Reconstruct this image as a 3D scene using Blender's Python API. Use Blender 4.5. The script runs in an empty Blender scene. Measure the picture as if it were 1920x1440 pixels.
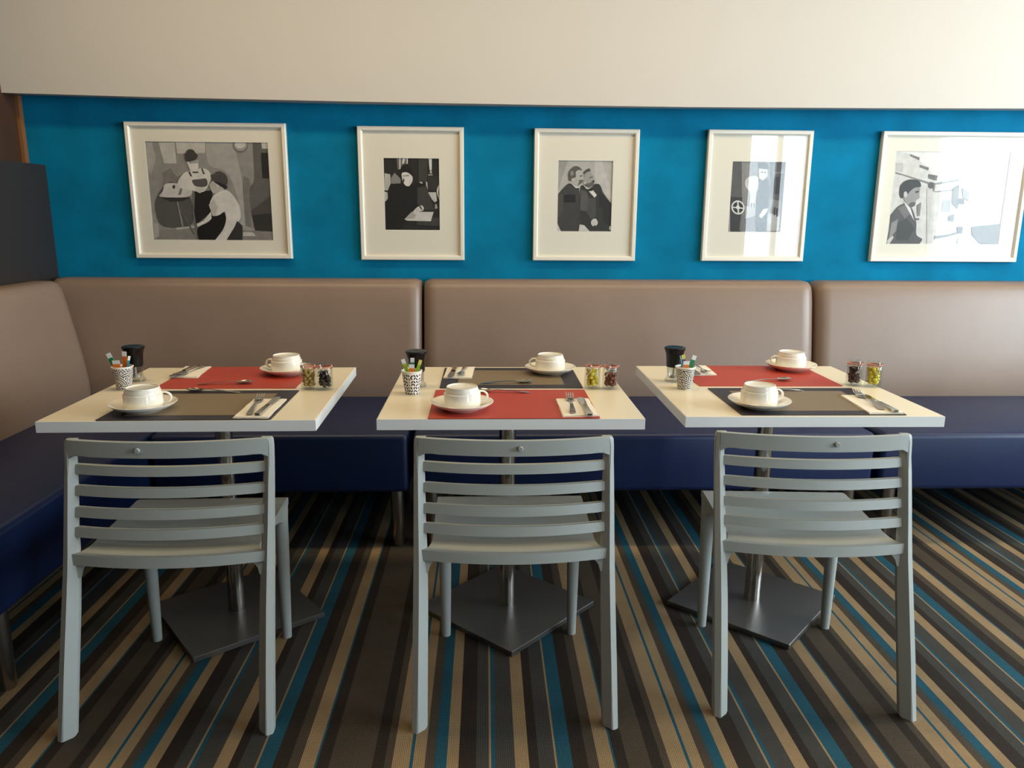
import bpy, bmesh, math, random
from mathutils import Vector, Matrix, noise
from mathutils.geometry import tessellate_polygon
random.seed(7)
sc = bpy.context.scene
COL = sc.collection
PI = math.pi
R = math.radians

# ------------------------------------------------------------------ camera
PITCH, YAW, ROLL, CAMH, FPX = 0.2170, 0.0360, 0.0073, 1.2804, 1431.28
cp, sp, cy, sy = math.cos(PITCH), math.sin(PITCH), math.cos(YAW), math.sin(YAW)
fwd = Vector((sy*cp, cy*cp, -sp)); rgt = Vector((cy, -sy, 0)); upv = rgt.cross(fwd)
r2 = rgt*math.cos(ROLL) + upv*math.sin(ROLL)
u2 = -rgt*math.sin(ROLL) + upv*math.cos(ROLL)
cam = bpy.data.cameras.new('camera'); co = bpy.data.objects.new('camera', cam); COL.objects.link(co)
M = Matrix((r2, u2, -fwd)).transposed().to_4x4(); M.translation = Vector((0, 0, CAMH)); co.matrix_world = M
cam.sensor_width = 36; cam.lens = 36*FPX/1920; cam.clip_start = .05
sc.camera = co

# ------------------------------------------------------------------ colour management, world, lights
sc.view_settings.view_transform = 'Standard'; sc.view_settings.look = 'None'
sc.view_settings.exposure = 0.16; sc.view_settings.gamma = 1.0; sc.view_settings.use_curve_mapping = False
sc.cycles.use_denoising = True
sc.cycles.max_bounces = 10; sc.cycles.transparent_max_bounces = 16
sc.cycles.sample_clamp_indirect = 6.0
sc.cycles.caustics_reflective = False; sc.cycles.caustics_refractive = False

W = bpy.data.worlds.new('sky'); sc.world = W; W.use_nodes = True
nt = W.node_tree; bg = nt.nodes['Background']
bg.inputs[0].default_value = (.78, .90, 1.0, 1); bg.inputs[1].default_value = 15.5      # bright overcast daylight outside the windows

def area(name, loc, rot, sx, sy_, col=(1, 1, 1), power=0, portal=False):
    l = bpy.data.lights.new(name, 'AREA'); l.shape = 'RECTANGLE'; l.size = sx; l.size_y = sy_; l.color = col; l.energy = power
    o = bpy.data.objects.new(name, l); COL.objects.link(o); o.location = loc; o.rotation_euler = rot
    if portal: l.cycles.is_portal = True
    return o
area('portal_right', (4.42, 1.1, 1.68), (0, R(90), 0), 1.65, 3.2, portal=True)
area('portal_front', (3.85, -3.02, 1.35), (R(90), 0, 0), .95, 2.3, portal=True)
# one long warm ceiling strip runs parallel to the bench; weaker fill lights without fixtures are added to brighten the bulkhead and room
area('ceiling_strip_lamp', (1.1, 2.60, 2.675), (0, 0, 0), 6.2, .22, (1.0, .77, .45), 43)
for px_ in (-.9, 1.1, 3.1): area('warm_fill_light', (px_, .3, 2.68), (0, 0, 0), 1.2, .3, (1.0, .80, .56), 5)

# ------------------------------------------------------------------ materials
def lin(c):
    out = []
    for v in c:
        v /= 255.0
        out.append(v/12.92 if v <= .04045 else ((v+.055)/1.055)**2.4)
    return (*out, 1)
MATS = {}
def mat(name, col, rough=.5, metal=0, spec=.5, bump=None, var=None, sheen=0, coat=0, trans=0):
    """bump=(scale, strength) ; var=(scale, amount) of value variation"""
    m = bpy.data.materials.new(name); m.use_nodes = True; n = m.node_tree; b = n.nodes['Principled BSDF']
    b.inputs['Base Color'].default_value = lin(col); b.inputs['Roughness'].default_value = rough
    b.inputs['Metallic'].default_value = metal; b.inputs['Specular IOR Level'].default_value = spec
    b.inputs['Coat Weight'].default_value = coat; b.inputs['Sheen Weight'].default_value = sheen
    b.inputs['Transmission Weight'].default_value = trans
    tc = n.nodes.new('ShaderNodeTexCoord')
    if bump:
        t = n.nodes.new('ShaderNodeTexNoise'); t.inputs['Scale'].default_value = bump[0]; t.inputs['Detail'].default_value = 4
        bn = n.nodes.new('ShaderNodeBump'); bn.inputs['Strength'].default_value = bump[1]; bn.inputs['Distance'].default_value = .002
        n.links.new(tc.outputs['Object'], t.inputs['Vector']); n.links.new(t.outputs['Fac'], bn.inputs['Height']); n.links.new(bn.outputs[0], b.inputs['Normal'])
    if var:
        t = n.nodes.new('ShaderNodeTexNoise'); t.inputs['Scale'].default_value = var[0]; t.inputs['Detail'].default_value = 5; t.inputs['Roughness'].default_value = .6
        r = n.nodes.new('ShaderNodeMapRange'); r.inputs[1].default_value = .3; r.inputs[2].default_value = .7
        r.inputs[3].default_value = 1-var[1]; r.inputs[4].default_value = 1+var[1]
        h = n.nodes.new('ShaderNodeHueSaturation'); h.inputs['Color'].default_value = lin(col)
        n.links.new(tc.outputs['Object'], t.inputs['Vector']); n.links.new(t.outputs['Fac'], r.inputs[0]); n.links.new(r.outputs[0], h.inputs['Value']); n.links.new(h.outputs[0], b.inputs['Base Color'])
    MATS[name] = m
    return m
mat('plaster_white', (208, 202, 194), .75, bump=(60, .15))
mat('plaster_ceiling', (150, 142, 132), .8)
mat('wall_blue', (0, 118, 158), .85, spec=.15, bump=(25, .25), var=(5.0, .17))
mat('wood_brown', (74, 48, 30), .5, var=(3, .2))
mat('wood_orange', (140, 92, 52), .5)
mat('panel_charcoal', (52, 46, 44), .42, bump=(90, .2))
mat('leather_taupe', (143, 121, 106), .38, bump=(160, .08), var=(4, .05))
mat('leather_navy', (12, 32, 72), .40, spec=.5, bump=(160, .08), var=(4, .06))
mat('seam_dark', (30, 24, 22), .6)
mat('chrome', (190, 186, 180), .16, 1)
mat('steel_brushed', (165, 160, 152), .28, 1, bump=(200, .1))
mat('cutlery_steel', (205, 200, 190), .14, 1)
mat('plate_iron', (128, 125, 122), .36, .85, bump=(120, .1))
mat('laminate', (244, 231, 203), .28, var=(2, .015))
mat('laminate_edge', (242, 242, 240), .4)
mat('edge_seam', (150, 135, 110), .5)
mat('chair_plastic', (168, 172, 167), .42, bump=(300, .06))
mat('porcelain', (246, 240, 226), .12, coat=.4)
mat('mat_red', (182, 62, 44), .5, bump=(600, .3), var=(5, .03))
mat('mat_dark', (44, 37, 46), .5, bump=(600, .3))
mat('mat_panel', (132, 114, 88), .5, bump=(900, .5), var=(900, .10))
mat('napkin', (246, 238, 222), .85, bump=(400, .3))
mat('black_plastic', (10, 9, 10), .3, spec=.35)
mat('mill_core', (205, 196, 178), .5)
mat('rubber_orange', (226, 128, 96), .5)
mat('wire', (215, 210, 205), .2, 1)
mat('frame_white', (236, 230, 216), .3)
mat('passepartout', (236, 230, 214), .85)
mat('candy_amber', (196, 160, 90), .3)
mat('candy_black', (34, 24, 28), .3)
mat('candy_yellow', (226, 204, 60), .3)
mat('candy_brown', (122, 58, 38), .3)
mat('candy_plum', (72, 30, 34), .3)
mat('stick_green', (24, 134, 82), .5); mat('stick_lime', (160, 205, 40), .5); mat('stick_orange', (240, 130, 40), .5)
mat('stick_white', (240, 240, 236), .5); mat('stick_teal', (50, 130, 130), .5); mat('stick_purple', (110, 70, 130), .5); mat('stick_yellow', (240, 225, 120), .5)
mat('downlight_glow', (255, 255, 255)); 
b = MATS['downlight_glow'].node_tree.nodes['Principled BSDF']; b.inputs['Emission Color'].default_value = (1, .75, .45, 1); b.inputs['Emission Strength'].default_value = 4
for g in range(15, 256, 12): mat('print_%d' % g, (g, int(g*.985), int(g*.955)), .55, var=(30, .12))
def gm(v): return MATS['print_%d' % min(range(15, 256, 12), key=lambda k: abs(k-v))]

def glass(name, tint=(1, 1, 1), rough=.0, ior=1.5, refl=1.0):
    m = bpy.data.materials.new(name); m.use_nodes = True; n = m.node_tree; n.nodes.clear()
    o = n.nodes.new('ShaderNodeOutputMaterial'); mx = n.nodes.new('ShaderNodeMixShader'); t = n.nodes.new('ShaderNodeBsdfTransparent'); g = n.nodes.new('ShaderNodeBsdfGlossy')
    f = n.nodes.new('ShaderNodeFresnel'); f.inputs[0].default_value = ior; t.inputs[0].default_value = (*tint, 1); g.inputs['Roughness'].default_value = rough
    mu = n.nodes.new('ShaderNodeMath'); mu.operation = 'MULTIPLY'; mu.inputs[1].default_value = refl
    ge = n.nodes.new('ShaderNodeNewGeometry'); sb = n.nodes.new('ShaderNodeMath'); sb.operation = 'SUBTRACT'; sb.inputs[0].default_value = 1; n.links.new(ge.outputs['Backfacing'], sb.inputs[1])
    m2 = n.nodes.new('ShaderNodeMath'); m2.operation = 'MULTIPLY'; n.links.new(f.outputs[0], mu.inputs[0]); n.links.new(mu.outputs[0], m2.inputs[0]); n.links.new(sb.outputs[0], m2.inputs[1]); n.links.new(m2.outputs[0], mx.inputs[0]); n.links.new(t.outputs[0], mx.inputs[1]); n.links.new(g.outputs[0], mx.inputs[2]); n.links.new(mx.outputs[0], o.inputs[0])
    MATS[name] = m
glass('picture_glass', ior=1.5)
glass('jar_glass', (.93, .95, .94), .02, 1.5)
glass('clear_acrylic', (.86, .87, .87), .03, 1.5)
glass('window_glass', (.97, .99, .99), 0, 1.45)

def carpet():
    m = bpy.data.materials.new('striped_carpet'); m.use_nodes = True; n = m.node_tree; L = n.links.new; b = n.nodes['Principled BSDF']
    b.inputs['Roughness'].default_value = .8; b.inputs['Specular IOR Level'].default_value = .25
    BE, DK, TP, SL, TL, TA = (144, 120, 88), (42, 33, 26), (70, 60, 48), (61, 59, 55), (26, 76, 92), (50, 66, 68)
    seq = [(130, BE), (22, TL), (92, BE), (60, TP), (22, TA), (82, TL), (90, BE), (130, DK), (93, SL), (22, BE), (28, TL), (148, SL), (110, BE), (72, DK), (120, SL), (24, BE), (113, TL), (112, DK), (80, TP), (113, BE), (24, TL), (90, DK), (172, TP), (83, DK), (65, TP)]
    tot = sum(s[0] for s in seq)
    tc = n.nodes.new('ShaderNodeTexCoord'); sx = n.nodes.new('ShaderNodeSeparateXYZ'); L(tc.outputs['Object'], sx.inputs[0])
    # the tile seam left of centre: one wide taupe band is 5 cm wider
    lt = n.nodes.new('ShaderNodeMath'); lt.operation = 'LESS_THAN'; lt.inputs[1].default_value = -.318; L(sx.outputs[0], lt.inputs[0])
    ms = n.nodes.new('ShaderNodeMath'); ms.operation = 'MULTIPLY_ADD'; ms.inputs[1].default_value = .0480; L(lt.outputs[0], ms.inputs[0]); L(sx.outputs[0], ms.inputs[2])
    PER = .6665
    a = n.nodes.new('ShaderNodeMath'); a.operation = 'ADD'; a.inputs[1].default_value = -.4435+PER*8; L(ms.outputs[0], a.inputs[0])
    d = n.nodes.new('ShaderNodeMath'); d.operation = 'DIVIDE'; d.inputs[1].default_value = PER; L(a.outputs[0], d.inputs[0])
    fr = n.nodes.new('ShaderNodeMath'); fr.operation = 'FRACT'; L(d.outputs[0], fr.inputs[0])
    cr = n.nodes.new('ShaderNodeValToRGB'); cr.color_ramp.interpolation = 'CONSTANT'; e = cr.color_ramp.elements
    acc = 0
    for i, (w, c) in enumerate(seq):
        if i == 0: e[0].position = 0; e[0].color = lin(c)
        elif i == 1: e[1].position = acc/tot; e[1].color = lin(c)
        else:
            k = e.new(acc/tot); k.color = lin(c)
        acc += w
    L(fr.outputs[0], cr.inputs[0])
    # woven texture
    mp = n.nodes.new('ShaderNodeMapping'); mp.inputs['Scale'].default_value = (1, 1, 1); L(tc.outputs['Object'], mp.inputs[0])
    wv = n.nodes.new('ShaderNodeTexWave'); wv.bands_direction = 'X'; wv.inputs['Scale'].default_value = 70; L(mp.outputs[0], wv.inputs[0])
    wy = n.nodes.new('ShaderNodeTexWave'); wy.bands_direction = 'Y'; wy.inputs['Scale'].default_value = 55; L(mp.outputs[0], wy.inputs[0])
    mul = n.nodes.new('ShaderNodeMath'); mul.operation = 'MULTIPLY'; L(wv.outputs['Fac'], mul.inputs[0]); L(wy.outputs['Fac'], mul.inputs[1])
    nz = n.nodes.new('ShaderNodeTexNoise'); nz.inputs['Scale'].default_value = 6; nz.inputs['Detail'].default_value = 6; L(tc.outputs['Object'], nz.inputs[0])
    ad = n.nodes.new('ShaderNodeMath'); ad.operation = 'MULTIPLY_ADD'; ad.inputs[1].default_value = .25; L(mul.outputs[0], ad.inputs[0]); L(nz.outputs['Fac'], ad.inputs[2])
    mr = n.nodes.new('ShaderNodeMapRange'); mr.inputs[1].default_value = .3; mr.inputs[2].default_value = .9; mr.inputs[3].default_value = .80; mr.inputs[4].default_value = 1.2; L(ad.outputs[0], mr.inputs[0])
    hs = n.nodes.new('ShaderNodeHueSaturation'); L(cr.outputs[0], hs.inputs['Color']); L(mr.outputs[0], hs.inputs['Value']); L(hs.outputs[0], b.inputs['Base Color'])
    bn = n.nodes.new('ShaderNodeBump'); bn.inputs['Strength'].default_value = .4; bn.inputs['Distance'].default_value = .002; L(mul.outputs[0], bn.inputs['Height']); L(bn.outputs[0], b.inputs['Normal'])
    MATS['striped_carpet'] = m
carpet()

def paper_cup_mat(name, kind):
    """printed paper: black leaf dashes or zebra fronds on white, mapped round the cup"""
    m = bpy.data.materials.new(name); m.use_nodes = True; n = m.node_tree; L = n.links.new; b = n.nodes['Principled BSDF']; b.inputs['Roughness'].default_value = .5
    tc = n.nodes.new('ShaderNodeTexCoord'); sx = n.nodes.new('ShaderNodeSeparateXYZ'); L(tc.outputs['Object'], sx.inputs[0])
    at = n.nodes.new('ShaderNodeMath'); at.operation = 'ARCTAN2'; L(sx.outputs[1], at.inputs[0]); L(sx.outputs[0], at.inputs[1])
    mu = n.nodes.new('ShaderNodeMath'); mu.operation = 'MULTIPLY'; mu.inputs[1].default_value = .03; L(at.outputs[0], mu.inputs[0])
    cb = n.nodes.new('ShaderNodeCombineXYZ'); L(mu.outputs[0], cb.inputs[0]); L(sx.outputs[2], cb.inputs[1])
    vo = n.nodes.new('ShaderNodeTexVoronoi'); vo.inputs['Scale'].default_value = 105 if kind == 'leaf' else 62
    if kind == 'leaf':
        # rows of slanted leaves: per-cell random rotation of an ellipse
        vo.inputs['Randomness'].default_value = .35
        sub = n.nodes.new('ShaderNodeVectorMath'); sub.operation = 'SUBTRACT'; L(cb.outputs[0], sub.inputs[0]); L(vo.outputs['Position'], sub.inputs[1]); L(cb.outputs[0], vo.inputs['Vector'])
        sc3 = n.nodes.new('ShaderNodeSeparateColor'); L(vo.outputs['Color'], sc3.inputs[0])
        gt = n.nodes.new('ShaderNodeMath'); gt.operation = 'GREATER_THAN'; gt.inputs[1].default_value = .5; L(sc3.outputs[0], gt.inputs[0])
        an = n.nodes.new('ShaderNodeMath'); an.operation = 'MULTIPLY_ADD'; an.inputs[1].default_value = 1.5; an.inputs[2].default_value = -.75; L(gt.outputs[0], an.inputs[0])
        vr = n.nodes.new('ShaderNodeVectorRotate'); vr.rotation_type = 'Z_AXIS'; L(sub.outputs[0], vr.inputs['Vector']); L(an.outputs[0], vr.inputs['Angle'])
        sc2 = n.nodes.new('ShaderNodeVectorMath'); sc2.operation = 'MULTIPLY'; sc2.inputs[1].default_value = (1/.0023, 1/.0050, 0); L(vr.outputs[0], sc2.inputs[0])
        ln = n.nodes.new('ShaderNodeVectorMath'); ln.operation = 'LENGTH'; L(sc2.outputs[0], ln.inputs[0])
        th = n.nodes.new('ShaderNodeMath'); th.operation = 'LESS_THAN'; th.inputs[1].default_value = 1.0; L(ln.outputs['Value'], th.inputs[0])
    else:
        L(cb.outputs[0], vo.inputs['Vector'])
        sc3 = n.nodes.new('ShaderNodeSeparateColor'); L(vo.outputs['Color'], sc3.inputs[0])
        an = n.nodes.new('ShaderNodeMath'); an.operation = 'MULTIPLY'; an.inputs[1].default_value = 6.28; L(sc3.outputs[0], an.inputs[0])
        vr = n.nodes.new('ShaderNodeVectorRotate'); vr.rotation_type = 'Z_AXIS'; L(cb.outputs[0], vr.inputs['Vector']); L(an.outputs[0], vr.inputs['Angle'])
        wv = n.nodes.new('ShaderNodeTexWave'); wv.inputs['Scale'].default_value = 52; wv.inputs['Distortion'].default_value = 4; wv.inputs['Detail Scale'].default_value = .6; L(vr.outputs[0], wv.inputs[0])
        th = n.nodes.new('ShaderNodeMath'); th.operation = 'GREATER_THAN'; th.inputs[1].default_value = .5; L(wv.outputs['Fac'], th.inputs[0])
    # white band at the rim
    rim = n.nodes.new('ShaderNodeMath'); rim.operation = 'LESS_THAN'; rim.inputs[1].default_value = .062 if kind == 'leaf' else .066; L(sx.outputs[2], rim.inputs[0])
    an2 = n.nodes.new('ShaderNodeMath'); an2.operation = 'MULTIPLY'; L(th.outputs[0], an2.inputs[0]); L(rim.outputs[0], an2.inputs[1])
    mx = n.nodes.new('ShaderNodeMix'); mx.data_type = 'RGBA'; mx.inputs[6].default_value = lin((240, 236, 228)); mx.inputs[7].default_value = lin((22, 20, 20)); L(an2.outputs[0], mx.inputs[0]); L(mx.outputs[2], b.inputs['Base Color'])
    MATS[name] = m
paper_cup_mat('paper_leaf', 'leaf'); paper_cup_mat('paper_frond', 'frond')

# ------------------------------------------------------------------ mesh helpers
def obj(name, bm, m, parent=None, smooth=None, loc=(0, 0, 0), rotz=0):
    me = bpy.data.meshes.new(name)
    if name != 'photo_print': bmesh.ops.recalc_face_normals(bm, faces=bm.faces)
    bm.to_mesh(me); bm.free()
    ms = m if isinstance(m, (list, tuple)) else [m]
    for k in ms: me.materials.append(MATS[k] if isinstance(k, str) else k)
    o = bpy.data.objects.new(name, me); COL.objects.link(o); o.location = loc; o.rotation_euler = (0, 0, rotz)
    if parent is not None: o.parent = parent
    if smooth is not None:
        for p in me.polygons: p.use_smooth = True
        if smooth < 180: me.set_sharp_from_angle(angle=R(smooth))
    return o
def tag(o, label=None, cat=None, group=None, kind=None):
    if label: o['label'] = label
    if cat: o['category'] = cat
    if group: o['group'] = group
    if kind: o['kind'] = kind
    return o
def thing(name, label, cat, loc=(0, 0, 0), rotz=0, group=None):
    o = bpy.data.objects.new(name, None); COL.objects.link(o); o.location = loc; o.rotation_euler = (0, 0, rotz); o.empty_display_size = .05
    return tag(o, label, cat, group)
def copy_tree(o, parent=None):
    c = o.copy(); COL.objects.link(c); c.parent = parent
    for ch in list(o.children): copy_tree(ch, c)
    return c
def box(bm, x0, x1, y0, y1, z0, z1, bev=0, seg=2):
    r = bmesh.ops.create_cube(bm, size=1); vs = r['verts']
    for v in vs: v.co = Vector((x0+(v.co.x+.5)*(x1-x0), y0+(v.co.y+.5)*(y1-y0), z0+(v.co.z+.5)*(z1-z0)))
    if bev:
        es = list({e for v in vs for e in v.link_edges})
        bmesh.ops.bevel(bm, geom=es, offset=bev, segments=seg, affect='EDGES', profile=.5)
    return bm
def bx(*a, **k): return box(bmesh.new(), *a, **k)
def lathe(bm, prof, n=40, c=(0, 0, 0), close=True):
    rings = []
    for r, z in prof:
        if r < 1e-6: rings.append([bm.verts.new((c[0], c[1], c[2]+z))])
        else: rings.append([bm.verts.new((c[0]+r*math.cos(2*PI*i/n), c[1]+r*math.sin(2*PI*i/n), c[2]+z)) for i in range(n)])
    for a, b_ in zip(rings, rings[1:]):
        for i in range(n):
            j = (i+1) % n
            va = [a[0]] if len(a) == 1 else [a[i], a[j]]; vb = [b_[0]] if len(b_) == 1 else [b_[j], b_[i]]
            if len(va)+len(vb) >= 3: bm.faces.new(va+vb)
    return bm
def tube(bm, pts, r, n=10, closed=False, caps=True):
    """round tube through pts, r number or list"""
    P_ = [Vector(p) for p in pts]; N = len(P_); rs = r if isinstance(r, (list, tuple)) else [r]*N
    rings = []; prev = None
    for i, p in enumerate(P_):
        a = P_[(i-1) % N] if (closed or i > 0) else P_[i]; c = P_[(i+1) % N] if (closed or i < N-1) else P_[i]
        t = (c-a).normalized()
        u = (prev if prev else (Vector((0, 0, 1)) if abs(t.z) < .9 else Vector((1, 0, 0))))
        u = (u-t*u.dot(t)).normalized(); prev = u; v = t.cross(u)
        rings.append([bm.verts.new(p+(u*math.cos(2*PI*k/n)+v*math.sin(2*PI*k/n))*rs[i]) for k in range(n)])
    m_ = N if closed else N-1
    for i in range(m_):
        a, c = rings[i], rings[(i+1) % N]
        for k in range(n): bm.faces.new((a[k], a[(k+1) % n], c[(k+1) % n], c[k]))
    if caps and not closed: bm.faces.new(rings[0][::-1]); bm.faces.new(rings[-1])
    return bm
def loft(bm, sections, caps=True, closed=False):
    rings = [[bm.verts.new(p) for p in s] for s in sections]; n = len(rings[0])
    for a, c in zip(rings, rings[1:]+([rings[0]] if closed else [])):
        for k in range(n): bm.faces.new((a[k], a[(k+1) % n], c[(k+1) % n], c[k]))
    if caps and not closed: bm.faces.new(rings[0][::-1]); bm.faces.new(rings[-1])
    return bm
def struct(name, bm, m, **k):
    o = obj(name, bm, m, **k); o['kind'] = 'structure'; return o

# ------------------------------------------------------------------ the room
WY = 3.62          # picture wall
LX, RX, FY, CH = -2.05, 4.4, -3.0, 2.72
struct('floor', bx(LX-.1, RX+.1, FY-.1, WY+.1, -.1, 0), 'striped_carpet')
struct('ceiling', bx(LX-.1, RX+.1, FY-.1, WY+.1, CH, CH+.1), 'plaster_ceiling')
struct('wall_back', bx(LX-.1, RX+.1, WY, WY+.12, 0, CH), 'wall_blue')
struct('wall_left', bx(LX-.12, LX, FY, WY, 0, CH), 'wood_brown')
def wall_open(name, m, boxes):
    bm = bmesh.new()
    for b_ in boxes: box(bm, *b_)
    return struct(name, bm, m)
wall_open('wall_right', 'plaster_white', [(RX, RX+.15, FY, WY, 0, .85), (RX, RX+.15, FY, WY, 2.5, CH), (RX, RX+.15, 2.7, WY, .85, 2.5), (RX, RX+.15, FY, -.5, .85, 2.5)])
wall_open('wall_front', 'panel_charcoal', [(LX, RX, FY-.15, FY, 0, .2), (LX, RX, FY-.15, FY, 2.5, CH), (LX, 3.4, FY-.15, FY, .2, 2.5), (4.3, RX, FY-.15, FY, .2, 2.5)])
def window(name, horiz, a0, a1, pos, n, s0=.2):
    bm = bmesh.new(); g = bmesh.new(); w = .06
    xs = [a0+(a1-a0)*i/n for i in range(n+1)]
    for x in xs:
        q = (x-w/2, x+w/2) if a0 < x < a1 else ((a0, a0+w) if x <= a0 else (a1-w, a1))
        if horiz: box(bm, q[0], q[1], pos-.03, pos+.03, s0, 2.5)
        else: box(bm, pos-.03, pos+.03, q[0], q[1], s0, 2.5)
    for z in (s0, 2.44):
        if horiz: box(bm, a0, a1, pos-.03, pos+.03, z, z+.06)
        else: box(bm, pos-.03, pos+.03, a0, a1, z, z+.06)
    if horiz: box(g, a0, a1, pos-.004, pos+.004, s0+.02, 2.48)
    else: box(g, pos-.004, pos+.004, a0, a1, s0+.02, 2.48)
    o = struct(name, bm, 'frame_white'); obj('pane', g, 'window_glass', o); return o
window('window_1', False, -.5, 2.7, RX+.07, 2, .85)
window('window_2', True, 3.4, 4.3, FY-.07, 2)
# white bulkhead above the pictures: face slightly in front of the wall, lower edge sags a little
bm = bmesh.new()
edge = [(LX, 1.784, 1.774), (-1.4, 1.771, 1.764), (-.64, 1.762, 1.757), (.12, 1.760, 1.753), (.88, 1.760, 1.751), (1.7, 1.764, 1.756), (2.45, 1.770, 1.763), (3.6, 1.780, 1.772), (RX, 1.79, 1.782)]
secs = [[(x, WY+.01, zb), (x, WY-.12, zf), (x, WY-.12, CH), (x, WY+.01, CH)] for x, zb, zf in edge]
loft(bm, secs); struct('trim_1', bm, 'plaster_white')
# orange strip in the corner and the charcoal panel standing in front of the left wall
struct('trim_2', bx(LX, LX+.014, WY-.03, WY-.001, 0, 1.78), 'wood_orange')
struct('trim_3', bx(LX+.001, LX+.085, .6, WY-.002, 0, 1.487, bev=.004), 'panel_charcoal')
struct('trim_4', box(bx(-2.02, 4.25, 2.480, 2.488, 2.68, 2.72), -2.02, 4.25, 2.712, 2.720, 2.68, 2.72), 'frame_white')

# ------------------------------------------------------------------ pictures
def pic(name, label, x0, x1, z0, z1, p, quad, layers, fw=.022):
    """x0..z1 frame outside; p print rectangle; quad = print corners TL TR BR BL in the layers' units"""
    t = thing(name, label, 'picture', (0, 0, 0), 0, 'framed black and white photographs on the blue wall')
    cx, cz = (x0+x1)/2, (z0+z1)/2; t.location = (cx, WY, cz)
    yb, yf = -.002, -.026
    hx, hz = (x1-x0)/2, (z1-z0)/2
    bm = bmesh.new()
    prof = [(0, yb), (0, yf+.003), (.003, yf), (fw-.006, yf), (fw, yf+.006), (fw, yb)]      # inset, y
    secs = []
    for sx_, sz_ in ((-1, -1), (1, -1), (1, 1), (-1, 1)):
        secs.append([(sx_*(hx-i), y, sz_*(hz-i)) for i, y in prof])
    loft(bm, secs, closed=True); obj('frame', bm, 'frame_white', t)
    px0, px1, pz0, pz1 = p[0]-cx, p[1]-cx, p[2]-cz, p[3]-cz
    bm = bmesh.new(); ix, iz = hx-fw+.003, hz-fw+.003
    box(bm, -ix, px0, -.012, -.006, -iz, iz); box(bm, px1, ix, -.012, -.006, -iz, iz)
    box(bm, px0, px1, -.012, -.006, -iz, pz0); box(bm, px0, px1, -.012, -.006, pz1, iz)
    obj('mount', bm, 'passepartout', t)
    # inverse bilinear from drawing units to print
    TL, TR, BR, BL = [Vector(q) for q in quad]
    def inv(q):
        s, v = .5, .5; q = Vector(q)
        for _ in range(12):
            f = TL*(1-s)*(1-v)+TR*s*(1-v)+BR*s*v+BL*(1-s)*v-q
            ds = (TR-TL)*(1-v)+(BR-BL)*v; dv = (BL-TL)*(1-s)+(BR-TR)*s
            det = ds.x*dv.y-ds.y*dv.x
            s -= (f.x*dv.y-f.y*dv.x)/det; v -= (ds.x*f.y-ds.y*f.x)/det
        return min(max(s, 0), 1), min(max(v, 0), 1)
    bm = bmesh.new(); ml = []
    def idx(g):
        m_ = gm(g)
        if m_ not in ml: ml.append(m_)
        return ml.index(m_)
    box(bm, px0, px1, -.0075, -.005, pz0, pz1)
    k0 = idx(layers[0])
    for f in bm.faces: f.material_index = k0
    for k, (g, pts) in enumerate(layers[1:]):
        if pts and pts[0] == 'O':
            _, ox, oy, rx, ry = pts; pts = [(ox+rx*math.cos(a*PI/12), oy+ry*math.sin(a*PI/12)) for a in range(24)]
        q2 = [Vector(q) for q in pts]
        def brd(q):
            s_, v_ = inv(q); return s_ < .02 or s_ > .98 or v_ < .02 or v_ > .98
        if 7 <= len(q2) < 24:
            for c_ in (.2, .25):
                q3 = []; N = len(q2); keep = [brd(q) for q in q2]
                for i in range(N):
                    P0, A_, B_ = q2[i-1], q2[i], q2[(i+1) % N]
                    if keep[i]: q3.append(A_)
                    else: q3 += [A_*(1-c_)+P0*c_, A_*(1-c_)+B_*c_]
                q2 = q3
        cs = []
        for q in q2:
            s, v = inv(q); c = Vector((px0+s*(px1-px0), -.0078-.00009*k, pz1-v*(pz1-pz0)))
            if not cs or (c-cs[-1]).length > 1e-5: cs.append(c)
        if len(cs) > 2 and (cs[0]-cs[-1]).length < 1e-5: cs.pop()
        if len(cs) >= 3:
            vs = [bm.verts.new(c) for c in cs]
            for tri in tessellate_polygon([[Vector((c.x, c.z, 0)) for c in cs]]):
                tv = [vs[i] for i in tri]
                ar = (tv[1].co-tv[0].co).cross(tv[2].co-tv[0].co)
                if ar.length < 1e-10: continue
                f = bm.faces.new(tv if ar.y < 0 else tv[::-1]); f.material_index = idx(g)
    obj('photo_print', bm, ml, t)
    obj('glass', bx(-ix, ix, -.0165, -.0150, -iz, iz), 'picture_glass', t)
    return t

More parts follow.
